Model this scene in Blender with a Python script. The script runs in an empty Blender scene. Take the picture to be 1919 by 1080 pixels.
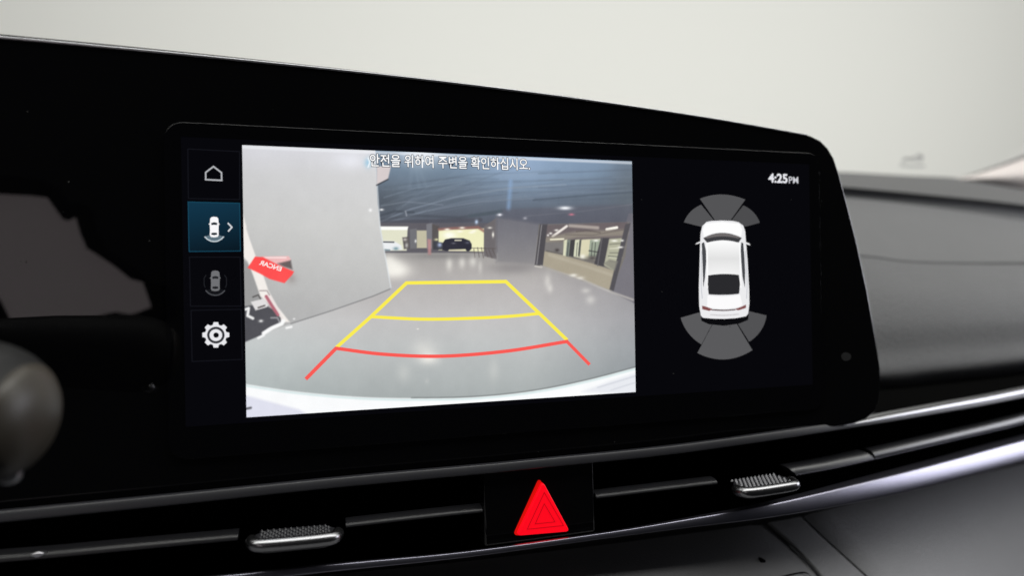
import bpy, bmesh, math, random
import numpy as np
from mathutils import Matrix, Vector

# ----------------------------------------------------------------------------
# frame of reference: the display glass.  u right, v up, w towards the viewer.
# The camera pose follows from the four corners of the picture on the screen.
# ----------------------------------------------------------------------------
PW, PH, FPX = 1919.0, 1080.0, 1250.0
TILT = math.radians(13.0)
Z0 = 0.95
WALL_Y = 3.4
SH = 0.0915
_corn = np.array([[454, 272], [1184, 302], [1191, 735], [462, 783]], float)
def _homog(src, dst):
    A = []
    for (x, y), (u, v) in zip(src, dst):
        A += [[x, y, 1, 0, 0, 0, -u*x, -u*y, -u], [0, 0, 0, x, y, 1, -v*x, -v*y, -v]]
    return np.linalg.svd(np.array(A))[2][-1].reshape(3, 3)
_G = _homog(np.array([[0, 1], [1, 1], [1, 0], [0, 0]], float),
            np.stack([(_corn[:, 0]-PW/2)/FPX, -(_corn[:, 1]-PH/2)/FPX], 1))
_asp = np.linalg.norm(_G[:, 0])/np.linalg.norm(_G[:, 1])
SW = SH*_asp
_G = _homog(np.array([[-SW/2, SH/2], [SW/2, SH/2], [SW/2, -SH/2], [-SW/2, -SH/2]]),
            np.stack([(_corn[:, 0]-PW/2)/FPX, -(_corn[:, 1]-PH/2)/FPX], 1))
_l = (np.linalg.norm(_G[:, 0])+np.linalg.norm(_G[:, 1]))/2
_G = _G/_l
if _G[2, 2] < 0: _G = -_G
_r1, _r2, _t = _G[:, 0], _G[:, 1], _G[:, 2]
# here camera axes are x right, y up, z forward; local w points at the viewer
_r3 = -np.cross(_r1, _r2)
_r3 = _r3 if _r3[2] < 0 else -_r3
_U, _, _V = np.linalg.svd(np.stack([_r1, _r2, _r3], 1))
RC = _U @ _V                                  # local -> camera
CAM = -RC.T @ _t                              # camera position, local
RW = np.array([[1, 0, 0], [0, math.sin(TILT), -math.cos(TILT)], [0, math.cos(TILT), math.sin(TILT)]])
OW = np.array([0, 0, Z0])
def L(px, py, w=0.0):
    """local point at depth w seen at photo position px, py (arrays allowed)"""
    px, py, w = np.broadcast_arrays(np.asarray(px, float), np.asarray(py, float), np.asarray(w, float))
    d = np.stack([(px-PW/2)/FPX, -(py-PH/2)/FPX, np.ones_like(px)], -1) @ RC
    k = (w-CAM[2])/d[..., 2]
    return CAM + d*k[..., None]
def W(p):
    """local -> world"""
    return np.asarray(p, float) @ RW.T + OW
def PX(p):
    """local -> photo position"""
    c = (np.asarray(p, float)-CAM) @ RC.T
    return np.stack([PW/2+FPX*c[..., 0]/c[..., 2], PH/2-FPX*c[..., 1]/c[..., 2]], -1)

# ---------------------------------------------------------------- camera -----
sc = bpy.context.scene
COL = sc.collection
cam_d = bpy.data.cameras.new('camera')
cam = bpy.data.objects.new('camera', cam_d); COL.objects.link(cam)
cam_d.sensor_width = 36.0
cam_d.lens = FPX*36.0/PW
cam_d.clip_start = 0.01; cam_d.clip_end = 60
Rw = RW @ RC.T                                # camera -> world
m = Matrix.Identity(4)
for i in range(3):
    m[i][0] = Rw[i, 0]; m[i][1] = Rw[i, 1]; m[i][2] = -Rw[i, 2]; m[i][3] = W(CAM)[i]
cam.matrix_world = m
_fc = (L(840, 520) - CAM) @ RC.T
cam_d.dof.use_dof = True
cam_d.dof.focus_distance = float(_fc[2])
cam_d.dof.aperture_fstop = 6.2
sc.camera = cam

# ----------------------------------------------------------------- world -----
world = bpy.data.worlds.new('World'); sc.world = world; world.use_nodes = True
bg = world.node_tree.nodes['Background']
bg.inputs[0].default_value = (0.9, 0.95, 1.0, 1); bg.inputs[1].default_value = 0.012
sc.view_settings.view_transform = 'Standard'; sc.view_settings.look = 'None'
sc.view_settings.exposure = 0; sc.view_settings.gamma = 1
sc.view_settings.use_curve_mapping = False
sc.cycles.max_bounces = 6; sc.cycles.transparent_max_bounces = 12
sc.cycles.caustics_reflective = False; sc.cycles.caustics_refractive = False

def area(name, loc, target, sx, sy, power, color=(1, 1, 1)):
    d = bpy.data.lights.new(name, 'AREA'); d.shape = 'RECTANGLE'; d.size = sx; d.size_y = sy
    d.energy = power; d.color = color
    o = bpy.data.objects.new(name, d); COL.objects.link(o)
    o.location = loc
    o.rotation_euler = (Vector(target)-Vector(loc)).to_track_quat('-Z', 'Y').to_euler()
    return o
# studio ceiling softbox ahead of the windscreen, one beyond the passenger window, one washing the wall
_wp = W(L(1120, 230, -3.2))
area('studio_softbox', (0.45, 0.62, Z0+1.2), (0.45, 0.60, Z0), 1.9, 1.7, 10.4, (1.0, 0.985, 0.97))
area('side_softbox', (1.45, 0.02, Z0+0.16), (0.25, 0.0, Z0-0.06), 0.62, 0.42, 4.2, (0.90, 0.91, 1.0))
area('wall_wash_lamp', (float(_wp[0])+0.35, 0.1, Z0+1.75), (float(_wp[0])+0.35, WALL_Y, float(_wp[2])-0.2), 7.0, 1.8, 149, (1.0, 0.995, 0.955))

area('wall_fill_light', (float(_wp[0])+0.25, 1.1, Z0-0.75), (float(_wp[0])+0.25, WALL_Y, Z0+0.1), 8.0, 0.6, 42, (1.0, 0.995, 0.955))  # unseen fill light added to brighten the lower wall

# -------------------------------------------------------------- helpers ------
def s2l(c):
    c = np.asarray(c, float)/255.0
    return np.where(c <= 0.04045, c/12.92, ((c+0.055)/1.055)**2.4)

ORIG = {}
def empty(name, local, label, cat, group=None):
    o = bpy.data.objects.new(name, None); COL.objects.link(o)
    o.empty_display_size = 0.02
    w = W(np.array(local)); o.location = w; ORIG[o.name] = w
    o['label'] = label; o['category'] = cat
    if group: o['group'] = group
    return o
def mesh_obj(name, verts_local, faces, mat, parent=None, smooth=False, world_space=False):
    v = np.asarray(verts_local, float)
    v = v if world_space else W(v)
    if parent is None:
        org = np.array([(v[:, 0].min()+v[:, 0].max())/2, (v[:, 1].min()+v[:, 1].max())/2, v[:, 2].min()])
    else:
        p = parent
        while p.parent: p = p.parent
        org = ORIG[p.name]
    me = bpy.data.meshes.new(name)
    me.from_pydata([tuple(x) for x in (v-org)], [], faces)
    if smooth:
        me.polygons.foreach_set('use_smooth', [True]*len(me.polygons))
    me.update()
    o = bpy.data.objects.new(name, me); COL.objects.link(o)
    me.materials.append(mat)
    if parent is not None: o.parent = parent
    else:
        o.location = org; ORIG[o.name] = org
    return o
def fix_normals(o):
    b = bmesh.new(); b.from_mesh(o.data)
    bmesh.ops.recalc_face_normals(b, faces=b.faces[:]); b.to_mesh(o.data); b.free()
    return o
def bevel(o, width, seg=2, angle=40, smooth=True):
    b = bmesh.new(); b.from_mesh(o.data)
    bmesh.ops.recalc_face_normals(b, faces=b.faces[:])
    es = [e for e in b.edges if len(e.link_faces) == 2 and e.calc_face_angle(0) > math.radians(angle)]
    for f in b.faces: f.smooth = False
    rb = bmesh.ops.bevel(b, geom=es, offset=width, segments=seg, affect='EDGES', profile=0.5, clamp_overlap=True)
    for f in rb['faces']: f.smooth = smooth
    b.to_mesh(o.data); b.free()
    return o
def prism(name, poly_local, w_back, mat, parent, bev=0, seg=2):
    """closed slab: polygon (local points) and the same outline at depth w_back"""
    a = np.asarray(poly_local, float); b = a.copy(); b[:, 2] = w_back
    n = len(a)
    faces = [tuple(range(n)), tuple(range(2*n-1, n-1, -1))] + [(i, n+i, n+(i+1) % n, (i+1) % n) for i in range(n)]
    o = mesh_obj(name, np.vstack([a, b]), faces, mat, parent)
    if bev: bevel(o, bev, seg)
    else: fix_normals(o)
    return o
def catmull(pts, n):
    """smooth path through the points, n samples a span"""
    p = np.asarray(pts, float); p = np.vstack([2*p[0]-p[1], p, 2*p[-1]-p[-2]])
    out = []
    for i in range(1, len(p)-2):
        for t in np.linspace(0, 1, n, endpoint=False):
            a, b, c, d = p[i-1], p[i], p[i+1], p[i+2]
            out.append(0.5*((2*b)+(c-a)*t+(2*a-5*b+4*c-d)*t*t+(3*b-a-3*c+d)*t**3))
    out.append(p[-2])
    return np.array(out)
def sweep(name, path_px, wfun, thick, depth, mat, parent, n=10, prof='round', caps=True, slant=0.0):
    """bar along a photo path on the depth wfun(px); thick (m, may vary: array over the points) and depth (m)"""
    P = np.asarray(path_px, float)
    tk = np.broadcast_to(np.asarray(thick, float), (len(P),))
    S = catmull(np.column_stack([P, tk]), n)
    w = np.array([wfun(x) for x in S[:, 0]])
    C = L(S[:, 0], S[:, 1], w)
    T = np.gradient(C, axis=0); T /= np.linalg.norm(T, axis=1)[:, None]
    N = np.cross(np.array([0, 0, 1.0]), T); N /= np.linalg.norm(N, axis=1)[:, None]
    B = np.cross(T, N)
    if prof == 'round':
        th = np.linspace(0, 2*math.pi, 16, endpoint=False)
        sg = lambda x: np.sign(x)*np.abs(x)**0.6
        q = np.stack([sg(np.sin(th))/2, sg(np.cos(th))/2], 1)
    elif prof == 'bevel':
        q = np.array([[0.5, -0.5], [0.5, 0.1], [0.42, 0.3], [0.25, 0.42], [-0.1, 0.5], [-0.4, 0.42], [-0.5, 0.2], [-0.5, -0.5]])
    elif prof == 'facet':
        q = np.array([[0.5, -0.6], [0.5, 0.06], [0.48, 0.12], [0.42, 0.17], [-0.30, 0.50], [-0.42, 0.49], [-0.5, 0.40], [-0.5, -0.6]])
    elif prof == 'wedge':
        q = np.array([[0.5, -0.5], [0.48, -0.2], [0.38, 0.1], [0.2, 0.33], [-0.05, 0.47], [-0.3, 0.5], [-0.46, 0.42], [-0.5, 0.2], [-0.5, -0.5]])
    k = len(q); V = []
    for i in range(len(C)):
        for (a, b) in q:
            V.append(C[i] + N[i]*a*S[i, 2] + B[i]*b*(S[i, 2]*1.0 if prof == 'facet' else depth) + np.array([slant*a*S[i, 2], 0, 0]))
    F = []
    for i in range(len(C)-1):
        for j in range(k):
            F.append((i*k+j, i*k+(j+1) % k, (i+1)*k+(j+1) % k, (i+1)*k+j))
    if caps:
        F.append(tuple(range(k-1, -1, -1))); F.append(tuple((len(C)-1)*k+j for j in range(k)))
    o = mesh_obj(name, V, F, mat, parent, smooth=True)
    fix_normals(o)
    o.data.set_sharp_from_angle(angle=math.radians(38))
    return o
def loft(name, rows, xs, mat, parent, nspan=6, thick=0.0):
    """surface through rows; a row is (photo polyline, depth or depth polyline)"""
    G = []
    for pl, w in rows:
        pl = np.asarray(pl, float)
        # smooth interpolation in x
        cs = catmull(pl, 8)
        y = np.interp(xs, cs[:, 0], cs[:, 1])
        # linear continuation past the ends
        sl, sr = (cs[1]-cs[0]), (cs[-1]-cs[-2])
        y = np.where(xs < cs[0, 0], cs[0, 1]+(xs-cs[0, 0])*sl[1]/sl[0], y)
        y = np.where(xs > cs[-1, 0], cs[-1, 1]+(xs-cs[-1, 0])*sr[1]/sr[0], y)
        ww = np.array([w(x) for x in xs]) if callable(w) else np.full(len(xs), w)
        G.append(L(xs, y, ww))
    G = np.array(G)                                # rows, cols, 3
    if nspan > 1:
        sm = catmull(G.reshape(len(G), -1), nspan); G = sm.reshape(len(sm), -1, 3)
    r, c = G.shape[:2]
    V = G.reshape(-1, 3)
    F = [(i*c+j, (i+1)*c+j, (i+1)*c+j+1, i*c+j+1) for i in range(r-1) for j in range(c-1)]
    o = mesh_obj(name, V, F, mat, parent, smooth=True)
    if thick:
        md = o.modifiers.new('thickness', 'SOLIDIFY'); md.thickness = thick; md.offset = -1
    return o

# -------------------------------------------------------------- materials ----
def principled(name, color, rough=0.5, metal=0.0, spec=0.5, emis=None, strength=1.0, coat=0.0, bump=0.0, bscale=800.0, rvar=0.0, cvar=0.0, kind='noise'):
    mt = bpy.data.materials.new(name); mt.use_nodes = True
    nt = mt.node_tree; b = nt.nodes['Principled BSDF']
    b.inputs['Base Color'].default_value = (*color, 1); b.inputs['Roughness'].default_value = rough
    b.inputs['Metallic'].default_value = metal; b.inputs['Specular IOR Level'].default_value = spec
    b.inputs['Coat Weight'].default_value = coat; b.inputs['Coat Roughness'].default_value = 0.03
    if emis is not None:
        b.inputs['Emission Color'].default_value = (*emis, 1); b.inputs['Emission Strength'].default_value = strength
    if bump or rvar or cvar:
        tc = nt.nodes.new('ShaderNodeTexCoord')
        if kind == 'grain':
            nz = nt.nodes.new('ShaderNodeTexVoronoi'); nz.inputs['Scale'].default_value = bscale
            out = nz.outputs['Distance']
        else:
            nz = nt.nodes.new('ShaderNodeTexNoise'); nz.inputs['Scale'].default_value = bscale
            nz.inputs['Detail'].default_value = 4; out = nz.outputs['Fac']
        nt.links.new(tc.outputs['Object'], nz.inputs['Vector'])
        if bump:
            bp = nt.nodes.new('ShaderNodeBump'); bp.inputs['Strength'].default_value = bump
            bp.inputs['Distance'].default_value = 0.0004
            nt.links.new(out, bp.inputs['Height']); nt.links.new(bp.outputs['Normal'], b.inputs['Normal'])
        if rvar or cvar:
            n2 = nt.nodes.new('ShaderNodeTexNoise'); n2.inputs['Scale'].default_value = 35; n2.inputs['Detail'].default_value = 6
            nt.links.new(tc.outputs['Object'], n2.inputs['Vector'])
        if rvar:
            mr = nt.nodes.new('ShaderNodeMapRange'); mr.inputs['To Min'].default_value = max(0, rough-rvar); mr.inputs['To Max'].default_value = rough+rvar
            nt.links.new(n2.outputs['Fac'], mr.inputs['Value']); nt.links.new(mr.outputs['Result'], b.inputs['Roughness'])
        if cvar:
            cr = nt.nodes.new('ShaderNodeMixRGB'); cr.inputs[1].default_value = (*[c*(1-cvar) for c in color], 1); cr.inputs[2].default_value = (*[c*(1+cvar) for c in color], 1)
            nt.links.new(n2.outputs['Fac'], cr.inputs[0]); nt.links.new(cr.outputs[0], b.inputs['Base Color'])
    return mt
M_PIANO = principled('piano_black', (0.0025, 0.0025, 0.003), 0.016, spec=0.5, rvar=0.01)
M_GLASS = principled('display_glass', (0.0022, 0.0022, 0.003), 0.05, spec=0.5, rvar=0.02)
M_BLACK = principled('matte_black_plastic', (0.008, 0.008, 0.0085), 0.5, bump=0.2, bscale=1500)
M_VOID = principled('vent_interior', (0.003, 0.003, 0.003), 0.9, spec=0.0)
M_SATIN = principled('satin_black_bar', (0.018, 0.018, 0.021), 0.34, spec=0.6, rvar=0.06)
M_UPPER = principled('upper_bar_black', (0.022, 0.022, 0.026), 0.38, spec=0.5, rvar=0.06)
M_SILVER = principled('satin_silver', (0.62, 0.62, 0.65), 0.32, metal=1.0, bump=0.05, bscale=2500)
M_DARKCHROME = principled('dark_chrome', (0.27, 0.265, 0.325), 0.30, metal=1.0, bump=0.04, bscale=2200)
M_NOSE = principled('tab_metal', (0.30, 0.30, 0.31), 0.27, metal=1.0)
M_GRIP = principled('grip_metal', (0.2, 0.2, 0.21), 0.4, metal=1.0)
M_PAD = principled('grey_soft_dash_skin', (0.122, 0.123, 0.126), 0.62, spec=0.35, bump=1.0, bscale=900, cvar=0.05, kind='grain')
M_SHELF = principled('dark_grey_shelf', (0.070, 0.0705, 0.072), 0.65, bump=0.3, bscale=900, cvar=0.05)
M_GROOVE = principled('groove_shade', (0.03, 0.032, 0.034), 0.6)  # darker than the pad skin: the groove's shadow put into the colour
M_LOWER = principled('lower_panel_plastic', (0.165, 0.165, 0.171), 0.55, bump=0.4, bscale=1700, cvar=0.06, kind='grain')
M_WALL = principled('studio_wall_paint', (0.82, 0.82, 0.795), 0.9, cvar=0.01)
M_PILLAR = principled('pillar_trim_fabric', (0.52, 0.48, 0.46), 0.85, bump=0.4, bscale=900)
M_SEAL = principled('rubber_seal', (0.12, 0.12, 0.12), 0.7)
M_STALK = principled('stalk_plastic', (0.008, 0.008, 0.008), 0.55, spec=0.3, rvar=0.1)
M_STALKSHEEN = principled('stalk_sheen', (0.042, 0.036, 0.028), 0.40, rvar=0.1, cvar=0.6)  # brown tone paints the light reflected on the stalk's right rim
def emit(name, rgb, strength=1.0):
    return principled(name, (0.0, 0.0, 0.0), 0.12, spec=0.3, emis=tuple(s2l(rgb)), strength=strength)
_em = {}
def E(*rgb):
    if rgb not in _em: _em[rgb] = emit('screen_colour_%d_%d_%d' % rgb, rgb)
    return _em[rgb]
def vcol_mat(name):
    mt = principled(name, (0, 0, 0), 0.12, spec=0.3, emis=(0, 0, 0))
    nt = mt.node_tree; at = nt.nodes.new('ShaderNodeAttribute'); at.attribute_name = 'Col'
    nt.links.new(at.outputs['Color'], nt.nodes['Principled BSDF'].inputs['Emission Color'])
    return mt
M_PICTURE = vcol_mat('screen_picture')

# =============================================================== setting =====
WY = WALL_Y
wall_v = np.array([[-6, WY, -1], [8, WY, -1], [8, WY, 6], [-6, WY, 6], [-6, WY+.1, -1], [8, WY+.1, -1], [8, WY+.1, 6], [-6, WY+.1, 6]])
o = mesh_obj('studio_wall', wall_v, [(0, 1, 2, 3), (7, 6, 5, 4), (0, 4, 5, 1), (1, 5, 6, 2), (2, 6, 7, 3), (3, 7, 4, 0)], M_WALL, world_space=True)
o['kind'] = 'structure'; o['label'] = 'plain off white studio wall beyond the windscreen'; o['category'] = 'wall'
fix_normals(o)

# =============================================================== dashboard ===
dash = empty('dashboard', L(1750, 1080, -0.02), 'grey soft touch dashboard to the right of the black display', 'dashboard')
xs = np.linspace(60, 2350, 170)
loft('rear_shelf', [([(1400, 314), (1575, 322), (1700, 329), (1800, 334), (1919, 352), (2300, 420)], -0.46),
                    ([(1400, 322), (1585, 333), (1750, 343), (1919, 363), (2300, 420)], -0.36),
                    ([(1400, 333), (1585, 348), (1750, 363), (1919, 381), (2300, 432)], -0.262),
                    ([(1400, 336), (1585, 352), (1750, 367), (1919, 386), (2300, 438)], -0.255)], xs, M_SHELF, dash, 6)
loft('defroster_groove', [([(1400, 336), (1585, 352), (1750, 367), (1919, 386), (2300, 438)], -0.2555),
                    ([(1400, 347), (1588, 362), (1750, 378), (1919, 399), (2300, 455)], -0.258),
                    ([(1400, 357), (1590, 373), (1750, 391), (1919, 416), (2300, 478)], -0.2545)], xs, M_GROOVE, dash, 4)
loft('top_pad', [([(1400, 355), (1590, 370), (1750, 388), (1919, 413), (2300, 474)], -0.256),
                 ([(1400, 360), (1592, 376), (1750, 394), (1919, 419), (2300, 482)], -0.247),
                 ([(1400, 410), (1600, 422), (1750, 436), (1919, 452), (2300, 500)], -0.195),
                 ([(1400, 460), (1610, 474), (1690, 484), (1780, 488), (1919, 489), (2300, 492)], -0.15),
                 ([(1400, 464), (1610, 477), (1690, 487), (1780, 491), (1919, 492), (2300, 495)], -0.1505)], xs, M_PAD, dash, 6)
loft('front_pad', [([(1400, 464), (1610, 477), (1690, 487), (1780, 491), (1919, 492), (2300, 495)], -0.1515),
                   ([(1400, 467), (1610, 480), (1690, 490), (1780, 494), (1919, 495), (2300, 498)], -0.147),
                   ([(1400, 540), (1610, 545), (1750, 548), (1919, 548), (2300, 540)], -0.127),
                   ([(1400, 605), (1630, 605), (1750, 602), (1919, 595), (2300, 570)], -0.1165),
                   ([(1400, 662), (1640, 660), (1750, 652), (1919, 640), (2300, 600)], -0.1125),
                   ([(1400, 705), (1650, 703), (1750, 694), (1919, 676), (2300, 625)], -0.1085),
                   ([(1400, 738), (1650, 728), (1750, 716), (1919, 696), (2300, 640)], -0.116),
                   ([(1400, 760), (1650, 740), (1750, 728), (1919, 706), (2300, 646)], -0.128)], xs, M_PAD, dash, 6)
def wv(x):                                    # depth of the strip of vents: turns away towards the passenger
    return 0.004 - 0.055*max(0.0, (x-1350)/569.0)**2 if x < 2100 else wv(2099)-(x-2099)*0.0002
xs = np.linspace(1180, 2350, 90)
loft('recess_panel', [([(1400, 735), (1650, 722), (1750, 712), (1919, 692), (2300, 632)], -0.135),
                      ([(1400, 815), (1570, 790), (1750, 762), (1919, 728), (2300, 640)], lambda x: wv(x)-0.014),
                      ([(1400, 830), (1570, 802), (1750, 774), (1919, 742), (2300, 655)], lambda x: wv(x)-0.0139)], xs, M_VOID, dash, 4)
# lower panels below the vents
wl = lambda d: (lambda x: wv(x)+d)
xl = np.linspace(-300, 1540, 60)
def lower(name, left, right, rows):
    """panel between two photo edges (x as a function of the row), rows: (y at x=1250, slope, depth offset)"""
    pass
def grid_panel(name, left, right, y0, y1, d0, d1, mat, parent, nr=14, nc=18, lip=0.0015):
    V = []; F = []
    for i in range(nr):
        t = i/(nr-1)
        for j in range(nc):
            s = j/(nc-1)
            yl = y0(left)+(y1-y0(left))*t; xl_ = np.interp(yl, left[:, 1], left[:, 0])
            yr = y0(right)+(y1-y0(right))*t; xr_ = np.interp(yr, right[:, 1], right[:, 0])
            x = xl_+(xr_-xl_)*s; y = yl+(yr-yl)*s
            edge = lip*(1 if (j in (0, nc-1)) else 0)
            V.append(L(x, y, wv(x)+d0+(d1-d0)*t**1.2-edge))
    for i in range(nr-1):
        for j in range(nc-1): F.append((i*nc+j, (i+1)*nc+j, (i+1)*nc+j+1, i*nc+j+1))
    o = mesh_obj(name, V, F, mat, parent, smooth=True)
    return o
top_of = lambda e: e[0, 1]
e0 = np.array([[-250, 1145], [-300, 1260]], float)
e1 = np.array([[1425, 975], [1457, 1003], [1480, 1024], [1503, 1048], [1532, 1081], [1640, 1260]], float)
e1b = np.array([[1428, 974], [1460, 1003], [1483, 1024], [1506, 1048], [1536, 1081], [1645, 1260]], float)
e2 = np.array([[1500, 965], [1535, 1000], [1580, 1040], [1625, 1081], [1790, 1260]], float)
e2b = np.array([[1501, 965], [1536, 1000], [1581, 1040], [1626, 1081], [1791, 1260]], float)
e3 = np.array([[2400, 760], [2500, 1260]], float)
grid_panel('centre_panel', e0, e1, top_of, 1260, -0.030, 0.050, M_LOWER, dash, nc=60)
grid_panel('edge_panel', e1b, e2, top_of, 1260, -0.030, 0.050, M_LOWER, dash)
grid_panel('glovebox_panel', e2b, e3, top_of, 1260, -0.0285, 0.0535, M_LOWER, dash, nc=40)
xs2 = np.linspace(-300, 2350, 120)
CL = [(-300, 1158), (0, 1128), (440, 1084), (650, 1062), (870, 1040), (1120, 1006), (1280, 982), (1450, 955), (1640, 914), (1780, 879), (1919, 842), (2330, 735)]
loft('under_trim_panel', [([(a, b+4) for a, b in CL], wl(-0.004)), ([(a, b+14) for a, b in CL], wl(-0.026)), ([(a, b+75) for a, b in CL], wl(-0.040))], xs2, M_BLACK, dash, 3)
loft('vent_cavity', [([(-300, 990), (0, 960), (640, 897), (1280, 836), (1570, 794), (1919, 735), (2300, 650)], wl(-0.004)),
                     ([(-300, 1000), (0, 970), (640, 905), (1280, 845), (1570, 803), (1919, 743), (2300, 658)], wl(-0.03)),
                     ([(a, b-18) for a, b in CL], wl(-0.034)), ([(a, b+6) for a, b in CL], wl(-0.004))], xs2, M_VOID, dash, 3)
# small details of the centre panel: a screw cap and the top of a button below
def pw_(x, y):
    s_ = (x+250)/1740.0; y0 = 1145*(1-s_)+975*s_; t = max(0.0, (y-y0)/(1260-y0))
    return wv(x)-0.030+0.080*t**1.2
q = []
for k in range(14):
    a = 2*math.pi*k/14; q.append(L(1430+5*math.cos(a), 1053+4*math.sin(a), pw_(1430, 1053)+0.0004))
prism('screw_cap', np.array(q), pw_(1430, 1053)-0.003, M_VOID, dash)
_pp = catmull([(1430, 1090), (1475, 1078), (1500, 1073), (1512, 1074), (1520, 1082), (1526, 1096)], 6)
_pw = np.array([L(a, b, pw_(a, b)+0.0003) for a, b in _pp]); _pq = np.array([L(a+1.5, b+3.0, pw_(a, b)+0.0003) for a, b in _pp]); _n = len(_pp)
mesh_obj('pocket_seam', np.vstack([_pw, _pq, _pw-[0, 0, .001], _pq-[0, 0, .001]]), [(i, i+1, _n+i+1, _n+i) for i in range(_n-1)]+[(2*_n+i, i, _n+i, 3*_n+i) for i in (0, _n-1)], M_VOID, dash)

# =============================================================== display =====
disp = empty('infotainment_display', L(1000, 830, -0.01), 'glossy black dashboard display showing a reversing camera view', 'display')
HW = -0.0012
top = [(-420, 26), (-200, 43), (0, 62), (213, 82), (400, 101), (640, 127), (853, 152), (1066, 179), (1280, 211), (1400, 231), (1500, 249)]
corner = [(1520, 254), (1538, 263), (1552, 277), (1563, 296), (1572, 322), (1584, 366)]
side = [(1606, 452), (1626, 545), (1641, 630), (1650, 690), (1651, 722), (1648, 752), (1640, 772), (1624, 786), (1590, 797)]
bot = [(1400, 824), (1280, 841), (1000, 870), (640, 903), (320, 935), (130, 956), (0, 968), (-420, 1010)]
outl = [L(x, y, HW) for x, y in top+corner+side+bot]
hs = prism('housing', np.array(outl), -0.020, M_PIANO, disp)
bevel(hs, 0.0007, 3, 35)
# silver strip added as the bright highlight line along the top edge
highlight_path = [(-420, 36), (0, 70), (213, 89.5), (400, 107.5), (640, 132), (853, 156), (1066, 183), (1280, 214), (1400, 233.5), (1512, 253.5)]
sweep('top_highlight', highlight_path, lambda x: HW+0.0001, 0.00085, 0.0009, M_SILVER, disp, n=8)
# glass plate
sA, sB, tA, tB = -0.166, 1.622, -0.137, 1.074
ua, ub = (sA-.5)*SW, (sB-.5)*SW; va, vb = (tA-.5)*SH, (tB-.5)*SH
rad = 0.006; gp = []
for cxx, cyy, a0 in ((ub-rad, vb-rad, 0), (ua+rad, vb-rad, 90), (ua+rad, va+rad, 180), (ub-rad, va+rad, 270)):
    for k in range(9):
        a = math.radians(a0+k*90/8); gp.append((cxx+rad*math.cos(a), cyy+rad*math.sin(a), 0.0))
gl = prism('glass_panel', np.array(gp), -0.006, M_GLASS, disp)
bevel(gl, 0.00013, 1, 35)
# small grey disc painted for a round reflection in the black surround
prism('reflection_spot', np.array([L(1586+9*math.cos(a), 669+8*math.sin(a), HW+0.0002) for a in np.linspace(0, 2*math.pi, 24, endpoint=False)]), HW-0.002, principled('reflection_grey', (0.02, 0.02, 0.02), 0.45), disp)
# a few specks of dust lying on the black gloss
_r = np.random.RandomState(11); V = []; F = []
for k in range(30):
    x, y = _r.uniform(20, 1560), _r.uniform(120, 880); h = _r.uniform(0.00010, 0.00026); c = L(x, y, 0.0007)
    if (440 < x < 1195 and 265 < y < 790) or y < 95+0.15*x: continue
    i0 = len(V); a0 = _r.rand()*6
    for z in (0, 0.0001):
        V += [c+np.array([h*math.cos(a0+t), h*math.sin(a0+t), z-0.0001]) for t in (0, 1.3, 2.4, 3.7, 5.0)]
    F += [tuple(i0+5+t for t in range(5))]+[(i0+t, i0+(t+1) % 5, i0+5+(t+1) % 5, i0+5+t) for t in range(5)]
_d = mesh_obj('dust_specks', V, F, principled('pale_dust', (0.07, 0.07, 0.068), 0.9), disp); _d['kind'] = 'stuff'
# screen (lit area) and what it shows
def flat(name, pts_px, w, mat, parent):
    return mesh_obj(name, L(np.array(pts_px)[:, 0], np.array(pts_px)[:, 1], w), [tuple(range(len(pts_px)))], mat, parent)
def rect_st(s0, s1, t0, t1, w):
    return [((a-.5)*SW, (b-.5)*SH, w) for a, b in ((s0, t0), (s1, t0), (s1, t1), (s0, t1))]
lay = 0.00005
scr = mesh_obj('screen', rect_st(-0.13, 1.585, -0.02, 1.02, lay), [(0, 1, 2, 3)], emit('screen_black', (6, 6, 10)), disp)

def ribbon(name, path_px, width, w, mat, parent, closed=False, n=1):
    P = np.asarray(path_px, float)
    if n > 1: P = catmull(P, n)
    m_ = len(P); Nn = []
    for i in range(m_):
        a = P[i]-P[i-1] if (i > 0 or closed) else P[1]-P[0]
        b = P[(i+1) % m_]-P[i] if (i < m_-1 or closed) else P[-1]-P[-2]
        a = a/np.linalg.norm(a); b = b/np.linalg.norm(b)
        na = np.array([-a[1], a[0]]); nb = np.array([-b[1], b[0]])
        nn = na+nb; nn /= np.linalg.norm(nn); Nn.append(nn/max(0.4, nn @ na))
    Nn = np.array(Nn)
    A = P+Nn*width/2; B = P-Nn*width/2
    V = np.vstack([L(A[:, 0], A[:, 1], w), L(B[:, 0], B[:, 1], w)])
    r = range(m_) if closed else range(m_-1)
    F = [(i, (i+1) % m_, m_+(i+1) % m_, m_+i) for i in r]
    return mesh_obj(name, V, F, mat, parent)

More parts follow.
